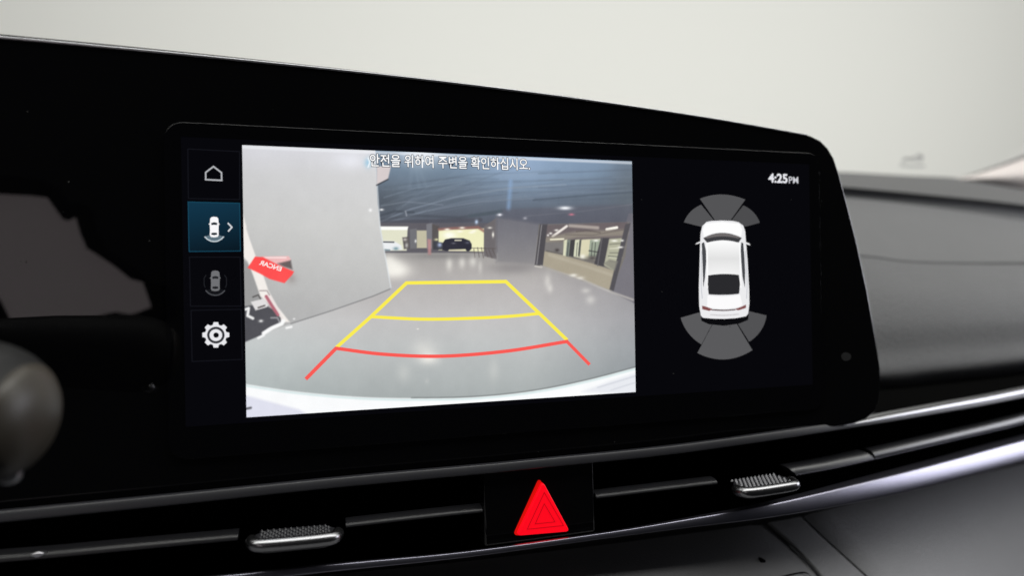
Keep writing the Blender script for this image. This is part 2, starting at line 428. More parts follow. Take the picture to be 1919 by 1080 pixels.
# ---- the camera picture, drawn on a fine grid of coloured vertices ----------
NX, NY = 600, 356
gs, gt = np.meshgrid(np.linspace(0, 1, NX), np.linspace(0, 1, NY))
gv = np.stack([(gs-.5)*SW, (gt-.5)*SH, np.full_like(gs, 2*lay)], -1)
gpx = PX(gv); X = gpx[..., 0]; Y = gpx[..., 1]
C = np.zeros(X.shape+(3,)); C[:] = (196, 194, 192)
rng = np.random.RandomState(4)
def mixin(a, col):
    global C
    col = np.asarray(col, float)
    C = C*(1-a[..., None]) + col*a[..., None]
def sdf(pts):
    P = np.asarray(pts, float); d = np.full(X.shape, 1e9); ins = np.zeros(X.shape, bool)
    for i in range(len(P)):
        a = P[i]; b = P[(i+1) % len(P)]; e = b-a
        if e @ e < 1e-9: continue
        t = np.clip(((X-a[0])*e[0]+(Y-a[1])*e[1])/(e @ e), 0, 1)
        d = np.minimum(d, np.hypot(X-a[0]-t*e[0], Y-a[1]-t*e[1]))
        c = ((a[1] > Y) != (b[1] > Y)) & (X < (b[0]-a[0])*(Y-a[1])/((b[1]-a[1]) if b[1] != a[1] else 1e-9)+a[0])
        ins ^= c
    return np.where(ins, -d, d)
def poly(pts, col, fe=1.2, al=1.0):
    a = np.clip(0.5-sdf(pts)/(2*fe), 0, 1)*al
    mixin(a, col)
def line(pts, wd, col, fe=1.0, al=1.0):
    d = np.full(X.shape, 1e9); P = np.asarray(pts, float)
    for i in range(len(P)-1):
        a = P[i]; e = P[i+1]-a
        t = np.clip(((X-a[0])*e[0]+(Y-a[1])*e[1])/(e @ e), 0, 1)
        d = np.minimum(d, np.hypot(X-a[0]-t*e[0], Y-a[1]-t*e[1]))
    mixin(np.clip(0.5-(d-wd/2)/(2*fe), 0, 1)*al, col)
def glow(x, y, rx, ry, col, al=1.0, ang=0):
    c, s = math.cos(ang), math.sin(ang); dx, dy = X-x, Y-y
    a = np.exp(-(((dx*c+dy*s)/rx)**2+((-dx*s+dy*c)/ry)**2))*al
    mixin(a, col)
def vgrad(stops):
    ys = [s_[0] for s_ in stops]
    return np.stack([np.interp(Y, ys, [s_[1][k] for s_ in stops]) for k in range(3)], -1)
# floor
C = vgrad([(470, (178, 176, 174)), (500, (190, 187, 185)), (540, (200, 197, 196)), (600, (208, 207, 207)), (650, (204, 206, 206)), (700, (194, 198, 198)), (745, (185, 190, 190))])
C = C - np.clip((X-1000)/190, 0, 1)[..., None]*np.array([26, 25, 22]) + np.clip((700-X)/240, 0, 1)[..., None]*np.array([5, 7, 7])
# garage ceiling
ceil = vgrad([(290, (150, 168, 186)), (330, (140, 154, 168)), (370, (130, 140, 152)), (420, (120, 124, 134))])
poly([(700, 270), (1200, 290), (1200, 440), (700, 440)], ceil)
glow(975, 300, 90, 60, (184, 203, 228), .75); glow(1090, 310, 120, 40, (160, 178, 200), .6); glow(790, 285, 40, 22, (245, 248, 252), .9)
glow(1180, 350, 40, 80, (128, 134, 140), .6); glow(720, 380, 40, 30, (112, 118, 126), .7)
for k in range(26):
    x0 = 712+rng.rand()*60; y0 = 345+rng.rand()*75; x1 = 850+rng.rand()*330; y1 = 310+rng.rand()*60
    line([(x0, y0), ((x0+x1)/2, (y0+y1)/2-8), (x1, y1)], 1.5+rng.rand()*2, (165, 176, 188) if rng.rand() > .5 else (108, 116, 126), 1.8, .15)
for a in (-.1, .15, .35): line([(775, 292), (775+70*math.sin(a), 292+60*math.cos(a))], 3, (180, 194, 206), 4, .16)
line([(957, 340), (953, 392)], 7, (165, 190, 222), 3, .6)
line([(985, 405), (1100, 395), (1186, 383)], 2.5, (150, 154, 162), 1, .6)
for k in range(5): line([(1010, 325+k*13), (1186, 318+k*13)], 2, (150, 160, 174) if k % 2 else (118, 126, 138), 2, .35)
for pts, wd, c, al in (([(712, 416), (770, 392), (850, 370), (960, 352), (1060, 346)], 3, (172, 182, 194), .5), ([(712, 422), (800, 395), (900, 378), (1000, 372)], 2.5, (160, 168, 180), .45), ([(712, 404), (740, 396), (775, 398)], 4, (96, 102, 110), .5), ([(715, 386), (760, 378), (830, 384)], 2, (164, 172, 182), .5),
    ([(712, 412), (780, 404), (860, 408), (930, 398)], 5, (104, 108, 116), .5), ([(720, 370), (780, 352), (870, 340)], 2.5, (158, 170, 182), .4), ([(880, 405), (940, 396)], 7, (112, 122, 130), .6), ([(712, 418), (800, 415), (900, 412)], 8, (108, 108, 116), .6), ([(1000, 375), (1100, 366), (1186, 360)], 3, (108, 116, 128), .5)):
    line(pts, wd, c, 1.6, al)
line([(760, 396), (762, 404)], 3, (176, 180, 188), 1, .7)
# far end
poly([(708, 418), (935, 418), (935, 474), (708, 474)], (126, 124, 130))
poly([(708, 425), (764, 425), (762, 470), (710, 470)], (232, 232, 214)); poly([(708, 424.5), (765, 425), (763, 431), (708, 431)], (255, 255, 252))
poly([(712, 454), (722, 451), (738, 452), (752, 460), (754, 468), (712, 470)], (240, 242, 244)); line([(714, 453.5), (738, 454)], 2.5, (110, 112, 116), .7)
line([(716, 468), (730, 469)], 3, (150, 165, 172)); glow(742, 466, 5, 3, (150, 175, 182))
poly([(754, 445), (766, 444), (768, 466), (757, 467)], (120, 116, 116)); glow(759, 449, 4, 3, (205, 200, 196)); glow(762, 460, 3, 5, (200, 198, 196))
poly([(768, 430), (781, 428), (780, 466), (769, 466)], (142, 142, 146)); glow(779, 452, 2, 3, (240, 240, 238))
poly([(781, 432), (801, 432), (801, 465), (781, 465)], (208, 204, 184)); poly([(799, 420), (810, 418), (810, 466), (800, 466)], (150, 150, 155))
poly([(801, 448), (808, 449), (808, 478), (802, 478)], (206, 164, 164), 1.8, .85); poly([(810, 420), (823, 424), (822, 468), (810, 466)], (120, 116, 116))
poly([(822, 431), (908, 428), (907, 472), (822, 469)], (244, 243, 208)); glow(842, 441, 12, 7, (255, 255, 245))
line([(823, 430), (850, 428), (880, 427), (896, 426), (908, 434)], 5, (172, 134, 128), 1.5, .8)
for x, y in ((838, 430), (866, 427), (862, 434), (884, 436), (888, 433)): glow(x, y, 5, 1.8, (255, 252, 240))
poly([(812, 452), (830, 455), (830, 468), (812, 468)], (96, 98, 106)); glow(824, 459, 4, 4, (190, 200, 225)); glow(818, 449, 4, 2, (225, 225, 190))
poly([(829, 469), (829, 457), (834, 449), (846, 446.5), (868, 446.5), (880, 451), (884, 458), (884, 466), (879, 471), (875, 471), (872, 467), (842, 468), (838, 471), (834, 470)], (78, 78, 90), 1)
line([(853, 450.5), (864, 450.5)], 2.5, (225, 222, 205), .6); glow(850, 456, 4, 1.5, (130, 130, 140)); glow(876, 455, 4, 2, (120, 122, 136)); line([(842, 469.5), (868, 469.5)], 2, (228, 222, 200), .8)
poly([(907, 424), (931, 408), (931, 486), (907, 480)], (138, 134, 136)); glow(924, 440, 2, 5, (250, 248, 240)); glow(918, 427, 4, 1.8, (235, 232, 226)); glow(893, 416, 3, 4, (205, 220, 240))
for k in range(7): line([(888+k*7, 462+rng.rand()*6), (890+k*8, 480+rng.rand()*4)], 1.5, (120, 112, 110), .8, .7)
line([(885, 465), (930, 466)], 1.5, (120, 114, 112), .7, .7)
# big pillar, right wall
poly([(930, 406), (1012, 418), (1003, 497), (930, 492)], np.stack([np.interp(Y, [400, 500], [a, b]) for a, b in ((138, 166), (138, 164), (146, 165))], -1), 4.0)
glow(968, 500, 42, 7, (170, 167, 167), .8)
for x, y, r in ((937, 402.5, 5), (984, 409, 3.5)): glow(x, y, r, 2.4, (250, 250, 255))
poly([(1178, 400), (1200, 400), (1200, 580), (1184, 566), (1143, 547), (1150, 500)], (148, 146, 152))
# opening on the right
poly([(1010, 420), (1180, 416), (1172, 480), (1146, 545), (1003, 497)], (150, 146, 142))
poly([(1022, 422), (1176, 416), (1174, 446), (1060, 452), (1024, 452)], (138, 130, 132))
line([(1036, 443), (1062, 424)], 4.5, (255, 250, 244), 1.2, .9); line([(1068, 423), (1120, 427)], 6, (196, 188, 182), 1.8, .9); line([(1137, 430), (1156, 426.5)], 5, (255, 252, 244), 1)
line([(1026, 450), (1080, 440), (1172, 436)], 12, (172, 166, 156), 3, .8); line([(1032, 449), (1056, 448)], 3, (244, 240, 220), 1)
poly([(1022, 454), (1056, 455), (1053, 476), (1020, 471)], (152, 149, 148)); glow(1044, 469, 4, 3, (105, 100, 100))
poly([(1056, 451), (1130, 447), (1124, 490), (1056, 478)], (205, 204, 186))
for x0, x1, c in ((1056, 1061, (226, 226, 204)), (1061, 1067, (150, 156, 150)), (1067, 1076, (100, 100, 102)), (1076, 1084, (224, 226, 206)), (1084, 1088, (120, 122, 120)), (1088, 1104, (226, 222, 198)), (1104, 1122, (178, 186, 172))):
    poly([(x0+2, 450), (x1+2, 449), (x1-1, 482), (x0-1, 480)], c, .9)
glow(1092, 481, 5, 4, (250, 248, 238)); glow(1110, 484, 10, 5, (120, 116, 116))
poly([(1126, 446), (1142, 446), (1132, 500), (1113, 497)], (108, 106, 110)); poly([(1142, 448), (1172, 446), (1164, 480), (1150, 508), (1132, 497)], (196, 196, 178))
for k in range(5): line([(1143, 458+k*8), (1165, 456+k*9)], 2, (236, 236, 220) if k % 2 else (140, 140, 132), 1, .7)
poly([(1020, 471), (1056, 479), (1113, 495), (1155, 509), (1146, 545), (1017, 498)], (188, 181, 166)); line([(1030, 478), (1100, 500), (1148, 516)], 4, (206, 200, 186), 3, .6)
poly([(1012, 420), (1026, 420), (1017, 498), (1002, 497)], (112, 110, 114)); line([(1015, 422), (1006, 495)], 2, (160, 158, 160), .8)
poly([(1172, 420), (1182, 418), (1150, 546), (1142, 543)], (116, 114, 118)); line([(1003, 499), (1015, 501)], 3, (215, 212, 206))
line([(1014, 499), (1040, 508), (1090, 524), (1144, 547), (1186, 562)], 4, (205, 202, 198), 1.5, .75)
poly([(940, 392), (1185, 383), (1185, 416), (1012, 421), (940, 408)], (126, 126, 136), 3, .55)
glow(1059, 390, 12, 3.4, (250, 252, 255)); glow(1071, 402, 5, 2, (215, 150, 165))
for x, y, rx in ((1043, 431.6, 4), (1032, 437.5, 3), (1027, 441, 2), (1151.6, 451.5, 6), (1163, 463.5, 5), (1117, 451, 5), (1166, 451, 3)): glow(x, y, rx, 1.8, (255, 254, 248), .95)
line([(1080, 434), (1100, 432), (1125, 436)], 2, (120, 112, 110), 1, .6); line([(1060, 440), (1110, 441), (1172, 430)], 1.5, (126, 118, 116), 1, .5)
for x in (1064, 1081, 1109, 1115): line([(x+1, 455), (x-1, 480)], 1.3, (90, 92, 92), .7, .7)
line([(1104, 470), (1122, 473)], 2, (96, 94, 96), 1, .8); line([(1128, 447), (1120, 498)], 2.5, (140, 138, 140), 1, .7); line([(1140, 480), (1160, 482)], 1.5, (110, 112, 108), .7, .8)
poly([(1131, 494), (1142, 486), (1158, 490), (1152, 508)], (160, 158, 150), 1.5, .8)
line([(1024, 470), (1054, 476)], 1.5, (120, 116, 112), .8, .7)
# floor lights
for x, y, rx, ry, al in ((742, 507, 27, 14, 1), (735, 500, 20, 16, .9), (728, 488, 12, 10, .7), (842, 495, 6, 13, .6), (866, 492, 6, 11, .55), (886, 490, 7, 10, .55), (900, 500, 4, 12, .4), (1026, 527, 6, 14, .4), (1031, 541, 5, 8, .45), (1075, 516, 7, 3, .8), (1088, 521, 7, 3, .6), (1107, 562, 9, 8, .42), (1098, 545, 8, 5, .4), (803, 672, 18, 11, .75), (795, 655, 22, 18, .4), (757, 700, 12, 16, .22), (925, 695, 10, 20, .2), (800, 715, 4, 5, .15), (783, 617, 2, 1.2, .9)):
    glow(x, y, rx, ry, (248, 246, 240), al)
glow(830, 480, 60, 6, (150, 148, 148), .5); glow(960, 505, 40, 10, (165, 162, 163), .6)
# grey board on the left
bd = vgrad([(270, (226, 226, 231)), (330, (218, 218, 219)), (420, (214, 214, 213)), (500, (205, 205, 204)), (600, (194, 194, 194))]) + np.clip((X-560)/160, -1, 1)[..., None]*4
poly([(440, 250), (703, 250), (704, 300), (708, 380), (713, 425), (722, 480), (733, 541), (700, 555), (620, 583), (545, 607), (440, 645)], bd, 1.2)
glow(655, 300, 30, 16, (238, 239, 245), .8); line([(733, 541), (700, 555), (620, 583), (545, 607)], 2, (140, 140, 142), 1.2, .7); line([(704, 300), (712, 425), (733, 541)], 2, (232, 238, 242), 1.3, .7)
glow(694, 394, 3, 3, (250, 250, 250)); glow(690, 305, 7, 9, (178, 214, 234), .8); line([(690, 296), (693, 304), (690, 313)], 2.5, (245, 250, 254), 1)
poly([(706, 312), (733, 310), (727, 336), (706, 346)], (224, 216, 216), 1.4); line([(727, 336), (706, 347)], 2.5, (90, 92, 98), 1.2, .8)
glow(715, 393, 4, 2, (250, 250, 250))
# things in the left corner of the picture
poly([(452, 480), (470, 500), (486, 545), (492, 580), (452, 600)], (176, 176, 176), 3)
poly([(454, 395), (459, 415), (468, 448), (480, 482), (492, 512), (503, 545), (520, 575), (543, 604), (524, 604), (505, 572), (488, 555), (474, 515), (464, 490), (454, 480)], (246, 242, 238), 1.5)
line([(462, 428), (482, 484)], 2, (206, 206, 206), 1.5, .6)
poly([(490, 481), (541, 480), (545, 486), (541, 495), (520, 498)], (240, 200, 200), 1.2); poly([(520, 494), (545, 488), (548, 505), (532, 500)], (122, 114, 114), 2, .9); line([(494, 483), (536, 483)], 2, (252, 236, 234)); glow(546, 522, 9, 10, (172, 164, 162), .6)
poly([(478, 481), (493, 482), (520, 496), (551, 509), (548, 515), (533, 531), (505, 523), (487, 513), (464, 502)], (254, 112, 112), 1.1)
poly([(458, 575), (475, 572), (480, 580), (500, 574), (512, 580), (526, 596), (527, 606), (502, 616), (491, 628), (458, 642)], (112, 112, 117), 1.6)
poly([(470, 566), (494, 560), (503, 572), (500, 576), (479, 582)], (232, 230, 230), 1.2); line([(484, 577), (496, 573)], 3, (130, 126, 126), 1); line([(474, 557), (484, 553), (488, 560)], 2.5, (120, 118, 118), 1)
line([(499, 556), (510, 574), (521, 590)], 6, (196, 134, 146), 1.3); line([(504, 552), (516, 572), (530, 598)], 3, (240, 232, 230), 1.2); line([(487, 545), (500, 545), (505, 553)], 2, (180, 172, 172), 1)
line([(461, 580), (466, 578), (464, 592), (474, 597)], 5, (246, 246, 246), 1.3); glow(489, 602, 4, 2.5, (240, 240, 240)); line([(508, 596), (520, 596), (524, 604)], 3, (170, 170, 174), 1)
line([(494, 625), (510, 615), (528, 607), (531, 602)], 7, (252, 252, 252), 1.6); line([(484, 634), (494, 629)], 4, (250, 250, 250), 1.5); line([(537, 615), (546, 613)], 4, (250, 250, 250), 1.4); glow(551, 598, 2, 1.5, (245, 245, 245))
# own bumper
bump_edge = catmull([(440, 717), (470, 722), (560, 735), (680, 745), (800, 747), (900, 744), (1000, 733), (1100, 713), (1210, 684)], 8)
poly([tuple(p) for p in bump_edge]+[(1210, 820), (440, 820)], (252, 253, 254), 1.5)
line([(p[0], p[1]+3) for p in bump_edge], 3, (214, 232, 232), 1.6, .8); line([(p[0], p[1]-1) for p in bump_edge[30:]], 2, (120, 124, 124), 1.3, .6)
poly([(440, 738), (470, 744), (560, 768), (600, 790), (440, 790)], (230, 231, 242), 3); line([(455, 768), (470, 765)], 4, (120, 120, 126), 1.5)
poly([(1090, 735), (1150, 712), (1200, 697), (1200, 740)], (236, 238, 243), 3, .9); line([(1120, 727), (1195, 704)], 2, (214, 217, 224), 1.5, .8); line([(1145, 732), (1195, 716)], 2, (214, 217, 224), 1.5, .7)
line([(440, 275), (1200, 306)], 4, (244, 246, 250), 2, .7)
C = np.interp(C, [0, 60, 110, 150, 200, 230, 255], [0, 33, 80, 125, 186, 224, 255])
for sc_, am in ((24, 1.1), (60, 0.8)):
    nz_ = rng.randn(sc_//2+2, sc_+2); yi = np.linspace(0, sc_//2, NY); xi = np.linspace(0, sc_, NX)
    t_ = np.array([np.interp(xi, np.arange(sc_+2), r) for r in nz_]); C = C + np.array([np.interp(yi, np.arange(sc_//2+2), c) for c in t_.T]).T[..., None]*am
blk = rng.randn(NY//9+2, NX//9+2); blk = np.kron(blk, np.ones((9, 9)))[:NY, :NX]
C = np.clip(C + blk[..., None]*0.35 + rng.randn(NY, NX, 1)*1.0, 0, 255)
V = gv.reshape(-1, 3)
idx = np.arange(NX*NY).reshape(NY, NX)
F = np.stack([idx[:-1, :-1], idx[:-1, 1:], idx[1:, 1:], idx[1:, :-1]], -1).reshape(-1, 4)
me = bpy.data.meshes.new('camera_picture')
Vw = (W(V)-ORIG[disp.name]).astype(np.float32)
me.vertices.add(len(V)); me.vertices.foreach_set('co', Vw.ravel())
me.loops.add(F.size); me.loops.foreach_set('vertex_index', F.ravel().astype(np.int32))
me.polygons.add(len(F)); me.polygons.foreach_set('loop_start', np.arange(0, F.size, 4, dtype=np.int32))
me.update(calc_edges=True)
ca = me.color_attributes.new('Col', 'FLOAT_COLOR', 'POINT')
ca.data.foreach_set('color', np.concatenate([s2l(C).reshape(-1, 3), np.ones((len(V), 1))], 1).astype(np.float32).ravel())
pic = bpy.data.objects.new('camera_picture', me); COL.objects.link(pic); me.materials.append(M_PICTURE); pic.parent = scr

# ---- overlays on the picture -------------------------------------------------
w3 = 4*lay; w4 = 5*lay; w5 = 6*lay; w6 = 7*lay
YEL, RED = E(250, 236, 84), E(250, 92, 86)
ribbon('guide_line', [(630, 652), (695, 594), (762, 530.5), (948, 528), (1010, 587), (1063, 638)], 6.5, w3, YEL, scr)
ribbon('guide_line', [(697, 594), (790, 598.5), (880, 597), (950, 593.5), (1010, 588)], 6.0, w4, YEL, scr, n=6)
ribbon('stop_line', [(573, 711), (630, 653)], 7.0, w5, RED, scr)
ribbon('stop_line', [(628, 653), (720, 664.5), (830, 668), (950, 658.5), (1065, 640)], 6.5, w6, RED, scr, n=8)
ribbon('stop_line', [(1062, 640), (1105, 684)], 6.0, w5, RED, scr)

TEXT_EXT = {}
def text(name, s, px_l, px_r, base_y0, base_y1, h_px, w, mat, parent, bold=0.0, mirror=False, ext=None):
    """flat lettering from photo (px_l, base_y0) to (px_r, base_y1); cap height h_px"""
    cu = bpy.data.curves.new(name, 'FONT'); cu.body = s; cu.offset = bold; cu.resolution_u = 4
    tmp = bpy.data.objects.new('tmp_text', cu); COL.objects.link(tmp)
    bpy.context.view_layer.update()
    me_ = bpy.data.meshes.new_from_object(tmp.evaluated_get(bpy.context.evaluated_depsgraph_get()))
    bpy.data.objects.remove(tmp)
    n_ = len(me_.vertices); co = np.zeros(n_*3); me_.vertices.foreach_get('co', co); co = co.reshape(-1, 3)
    if ext is None: ext = (co[:, 0].min(), co[:, 0].max(), co[:, 1].min(), co[:, 1].max())
    TEXT_EXT[name] = ext
    x0, x1, yb, hh = ext[0], ext[1], ext[2], ext[3]-ext[2]
    A = L(px_l, base_y0, w); B = L(px_r, base_y1, w)
    H = np.linalg.norm(L((px_l+px_r)/2, (base_y0+base_y1)/2-h_px, w)-(A+B)/2)
    ex = B-A; ln = np.linalg.norm(ex); ex /= ln; ey = np.array([-ex[1], ex[0], 0])
    if mirror: ey = -ey if mirror == 'flip' else ey
    xx = (co[:, 0]-x0)/(x1-x0)*ln; yy = (co[:, 1]-yb)/hh*H
    P = A + xx[:, None]*ex + yy[:, None]*ey
    F_ = [tuple(p.vertices) for p in me_.polygons]
    bpy.data.meshes.remove(me_)
    return mesh_obj(name, P, F_, mat, parent)
msg = '안전을 위하여 주변을 확인하십시오.'
text('message_text', msg, 693.5, 993.5, 312, 319.5, 23.2, w5, E(255, 255, 255), scr, bold=0.012)
text('message_outline', msg, 693.5, 993.5, 312, 319.5, 23.2, w3, E(60, 66, 76), scr, bold=0.055, ext=TEXT_EXT['message_text'])
text('clock_text', '4:25', 1440, 1476, 342, 343.5, 17.5, w3, E(232, 232, 238), scr, bold=0.03)
text('clock_suffix', 'PM', 1478.5, 1496, 343.5, 344, 12.5, w3, E(205, 205, 212), scr, bold=0.008)
text('tag_lettering', 'ENCAR', 526, 485, 509, 496, 9, w3, E(252, 236, 234), scr, bold=0.03, mirror='flip')

# ---- left column of buttons ---------------------------------------------------
def frame(name, q, w, mat): return ribbon(name, q, 1.6, w, mat, scr, closed=True)
EDGE = E(20, 21, 27)
frame('button_outline', [(352, 279), (449, 284), (449, 374), (353, 372)], w3, EDGE)
frame('button_outline', [(355, 482), (450, 482), (452, 574), (357, 574)], w3, EDGE)
frame('button_outline', [(358, 582), (452, 580), (454, 674), (360, 678)], w3, EDGE)
gq = L(np.array([352, 449, 451, 354]), np.array([378, 380.5, 471, 472]), w3)
act = mesh_obj('active_button', gq, [(3, 2, 1, 0)], vcol_mat('button_gradient'), scr)
ca = act.data.color_attributes.new('Col', 'FLOAT_COLOR', 'POINT')
for i, c in enumerate(((18, 54, 75), (17, 50, 70), (8, 22, 32), (10, 29, 41))): ca.data[i].color = (*s2l(c), 1)
frame('button_outline', [(352.5, 378.5), (449, 381), (450.5, 470.5), (354.5, 471.5)], w4, E(22, 70, 92))
ribbon('home_icon', [(385.5, 336.5), (385.5, 323), (400, 312), (415, 323.5), (415.5, 338)], 2.8, w4, E(178, 180, 184), scr, closed=True)
ribbon('arrow_icon', [(427, 418), (434.5, 426), (427.5, 434)], 2.8, w5, E(210, 214, 218), scr)
def car_icon(cx, cy, k, body, glass, arc_fill, arc_edge, sides=None):
    f = lambda pts: [(cx+a*k, cy+b*k) for a, b in pts]
    arc = [(-18, 15), (-13, 20), (-6, 23.5), (0, 24.3), (6, 23.5), (13, 20), (18, 15)]
    flat('sensor_arc', f(arc+[(9, 12.5), (0, 14), (-9, 12.5)]), w4, arc_fill, scr)
    ribbon('sensor_arc_edge', f(arc), 2.2, w5, arc_edge, scr)
    flat('car_icon', f([(-7.5, -19), (-5, -21.5), (0, -22.3), (5, -21.5), (7.5, -19), (8.3, -10), (10.5, -8.2), (8.4, -7), (8, 2), (8.4, 12), (6.5, 15.5), (0, 16.5), (-6.5, 15.5), (-8.4, 12), (-8, 2), (-8.4, -7), (-10.5, -8.2), (-8.3, -10)]), w5, body, scr)
    flat('car_icon_glass', f([(-6, -10.5), (0, -12), (6, -10.5), (5.2, -6.5), (0, -7.2), (-5.2, -6.5)]), w6, glass, scr)
    flat('car_icon_glass', f([(-5.2, 8), (0, 7.4), (5.2, 8), (5.6, 11.4), (0, 12.4), (-5.6, 11.4)]), w6, glass, scr)
    if sides:
        for s_ in (-1, 1): ribbon('side_guide', f([(s_*17, -14), (s_*21, -8), (s_*21, 4), (s_*19, 10)]), 1.4, w4, sides, scr)
car_icon(401.5, 428.5, 1.0, E(250, 250, 252), E(40, 50, 58), E(96, 116, 128), E(196, 208, 214))
car_icon(403.5, 529.5, 1.0, E(112, 113, 116), E(34, 35, 38), E(20, 21, 25), E(74, 75, 80), E(34, 35, 40))
gear = []
for k in range(8):
    a0 = math.radians(k*45+90)
    for da, r in ((-15.5, 20.5), (-9.5, 25.5), (9.5, 25.5), (15.5, 20.5)):
        a = a0+math.radians(da); gear.append((404.5+r*math.cos(a), 628-0.95*r*math.sin(a)))
flat('gear_icon', gear, w4, E(232, 232, 236), scr)
ring = lambda r, cx=404.5, cy=628.5, n=28: [(cx+r*math.cos(2*math.pi*k/n), cy+.95*r*math.sin(2*math.pi*k/n)) for k in range(n)]
ribbon('gear_icon_ring', ring(14.2), 4.6, w5, E(52, 53, 58), scr, closed=True)
flat('gear_icon_hole', ring(5.2, 405), w5, E(10, 10, 14), scr)

# ---- car seen from above with its sensor fields -------------------------------
SG, SG2 = E(84, 84, 86), E(90, 90, 92)
def arcf(a, m_, b, n=8):
    t = np.linspace(0, 1, 2*n+1); a, m_, b = (np.array(p, float) for p in (a, m_, b)); c = 2*m_-(a+b)/2
    return [tuple((1-k)**2*a+2*k*(1-k)*c+k*k*b) for k in t]
flat('sensor_field', arcf((1311.7, 372.5), (1353, 364.5), (1396.7, 374))+[(1369, 413), (1340, 413)], w3, SG, scr)
flat('sensor_field', arcf((1281.7, 416.7), (1294, 397), (1314, 383.7))+[(1337, 412), (1325, 420), (1314, 425)], w3, SG, scr)
flat('sensor_field', arcf((1393, 385), (1412, 398), (1424, 417.5))+[(1396, 425), (1385, 419), (1371.7, 412)], w3, E(76, 76, 78), scr)
flat('sensor_field', [(1336, 607), (1380, 606)]+arcf((1410, 656.6), (1359, 674), (1307, 662), 12), w3, SG2, scr)
flat('sensor_field', [(1334.5, 608), (1314.5, 646)]+arcf((1314, 645.5), (1290.5, 625), (1275.5, 596))[1:]+[(1310, 586)], w3, SG2, scr)
flat('sensor_field', [(1382, 606), (1403, 583.5)]+arcf((1436.5, 591.5), (1426, 619.6), (1404, 641)), w3, E(82, 82, 84), scr)
flat('car_shadow', [(1313, 596), (1403, 590), (1402, 600), (1385, 607), (1357, 611), (1328, 608), (1315, 602)], w4, E(10, 10, 13), scr)
body = [(1324, 416), (1334, 414), (1353, 413.3), (1373, 414), (1384, 416.5), (1393, 423), (1396.5, 434), (1398, 455), (1401, 490), (1402.5, 520), (1404, 545), (1404.3, 570), (1402, 588), (1398, 593), (1380, 596.5), (1357, 598), (1335, 597.5), (1318, 596), (1313.5, 592), (1310.5, 574), (1309.8, 540), (1311, 500), (1312, 460), (1313, 438), (1316, 424)]
bo = mesh_obj('top_view_car', L(np.array(body)[:, 0], np.array(body)[:, 1], w5), [tuple(range(len(body)))], E(236, 236, 238), scr)
w7, w8, w9 = 8*lay, 9*lay, 10*lay
flat('car_bonnet', [(1322, 419), (1353, 416), (1386, 419.5), (1391, 430), (1389, 443), (1370, 437), (1353, 435.5), (1336, 437), (1319, 444), (1317, 430)], w6, E(254, 254, 254), scr)
flat('car_windscreen', arcf((1318, 446.5), (1353, 436.5), (1390, 446))+arcf((1384, 455), (1355, 450.5), (1325, 455)), w7, E(62, 62, 65), scr)
flat('car_windscreen_shade', arcf((1320, 445.5), (1353, 437), (1388, 445))+arcf((1383, 447), (1354, 443), (1326, 447)), w8, E(112, 108, 108), scr)
rf = L(np.array([1325, 1355, 1384, 1385.5, 1385, 1356, 1327.5, 1326]), np.array([455, 450.5, 455, 485, 515, 513, 515, 485]), w7)
ro = mesh_obj('car_roof', rf, [tuple(range(8))], vcol_mat('roof_gradient'), scr)
ca = ro.data.color_attributes.new('Col', 'FLOAT_COLOR', 'POINT')
for i, c in enumerate((250, 254, 250, 226, 242, 244, 242, 226)): ca.data[i].color = (*s2l((c, c, c)), 1)
flat('car_side_glass', [(1315, 456), (1319.5, 454), (1323, 470), (1323.5, 490), (1321, 522), (1318, 540), (1317, 510), (1316, 480)], w7, E(72, 74, 78), scr)
flat('car_side_glass', [(1389, 454), (1393, 456), (1395, 480), (1396.5, 510), (1396, 540), (1391.5, 520), (1389, 490), (1388, 470)], w7, E(72, 74, 78), scr)
for xx in ((1324.5, 455, 1325.5, 485, 1326, 540), (1385.5, 455, 1387.5, 485, 1388, 540)):
    ribbon('car_roof_rail', [(xx[0], xx[1]), (xx[2], xx[3]), (xx[4], xx[5])], 2.4, w8, E(255, 255, 255), scr, n=4)
flat('car_rear_glass', arcf((1327, 516.5), (1355.5, 513.7), (1384.8, 515.5))+[(1387, 532), (1385.4, 550)]+arcf((1384, 551), (1357, 553), (1328, 552))+[(1326, 534)], w8, E(42, 42, 45), scr)
flat('car_boot_lid', arcf((1326, 554), (1357, 556), (1387, 552.5))+[(1391, 570)]+arcf((1389, 574), (1357, 579), (1325, 575)), w7, E(252, 251, 252), scr)
flat('tail_light', [(1315.5, 573), (1323, 575), (1336, 580), (1329, 583), (1316, 580)], w8, E(132, 82, 82), scr)
flat('tail_light', [(1398, 571), (1390, 575), (1376, 580), (1384, 582), (1398, 577.5)], w8, E(132, 82, 82), scr)
ribbon('tail_light_bar', [(1334, 581), (1357, 582), (1378, 580.5)], 2.4, w8, E(84, 64, 66), scr, n=4)
ribbon('bumper_line', [(1331, 590), (1357, 591.5), (1385, 589)], 1.6, w8, E(196, 194, 196), scr, n=4)
ribbon('car_flank_line', [(1316, 560), (1314, 530), (1315, 470)], 1.6, w8, E(200, 202, 208), scr, n=4)
ribbon('car_flank_line', [(1399, 560), (1400, 530), (1397, 470)], 1.6, w8, E(200, 202, 208), scr, n=4)
flat('car_mirror', [(1303, 458.5), (1306, 455), (1316, 451), (1316, 454), (1308, 457)], w5, E(226, 226, 228), scr)
flat('car_mirror', [(1406.5, 460), (1404, 456), (1392, 452), (1393, 455), (1402, 459)], w5, E(226, 226, 228), scr)

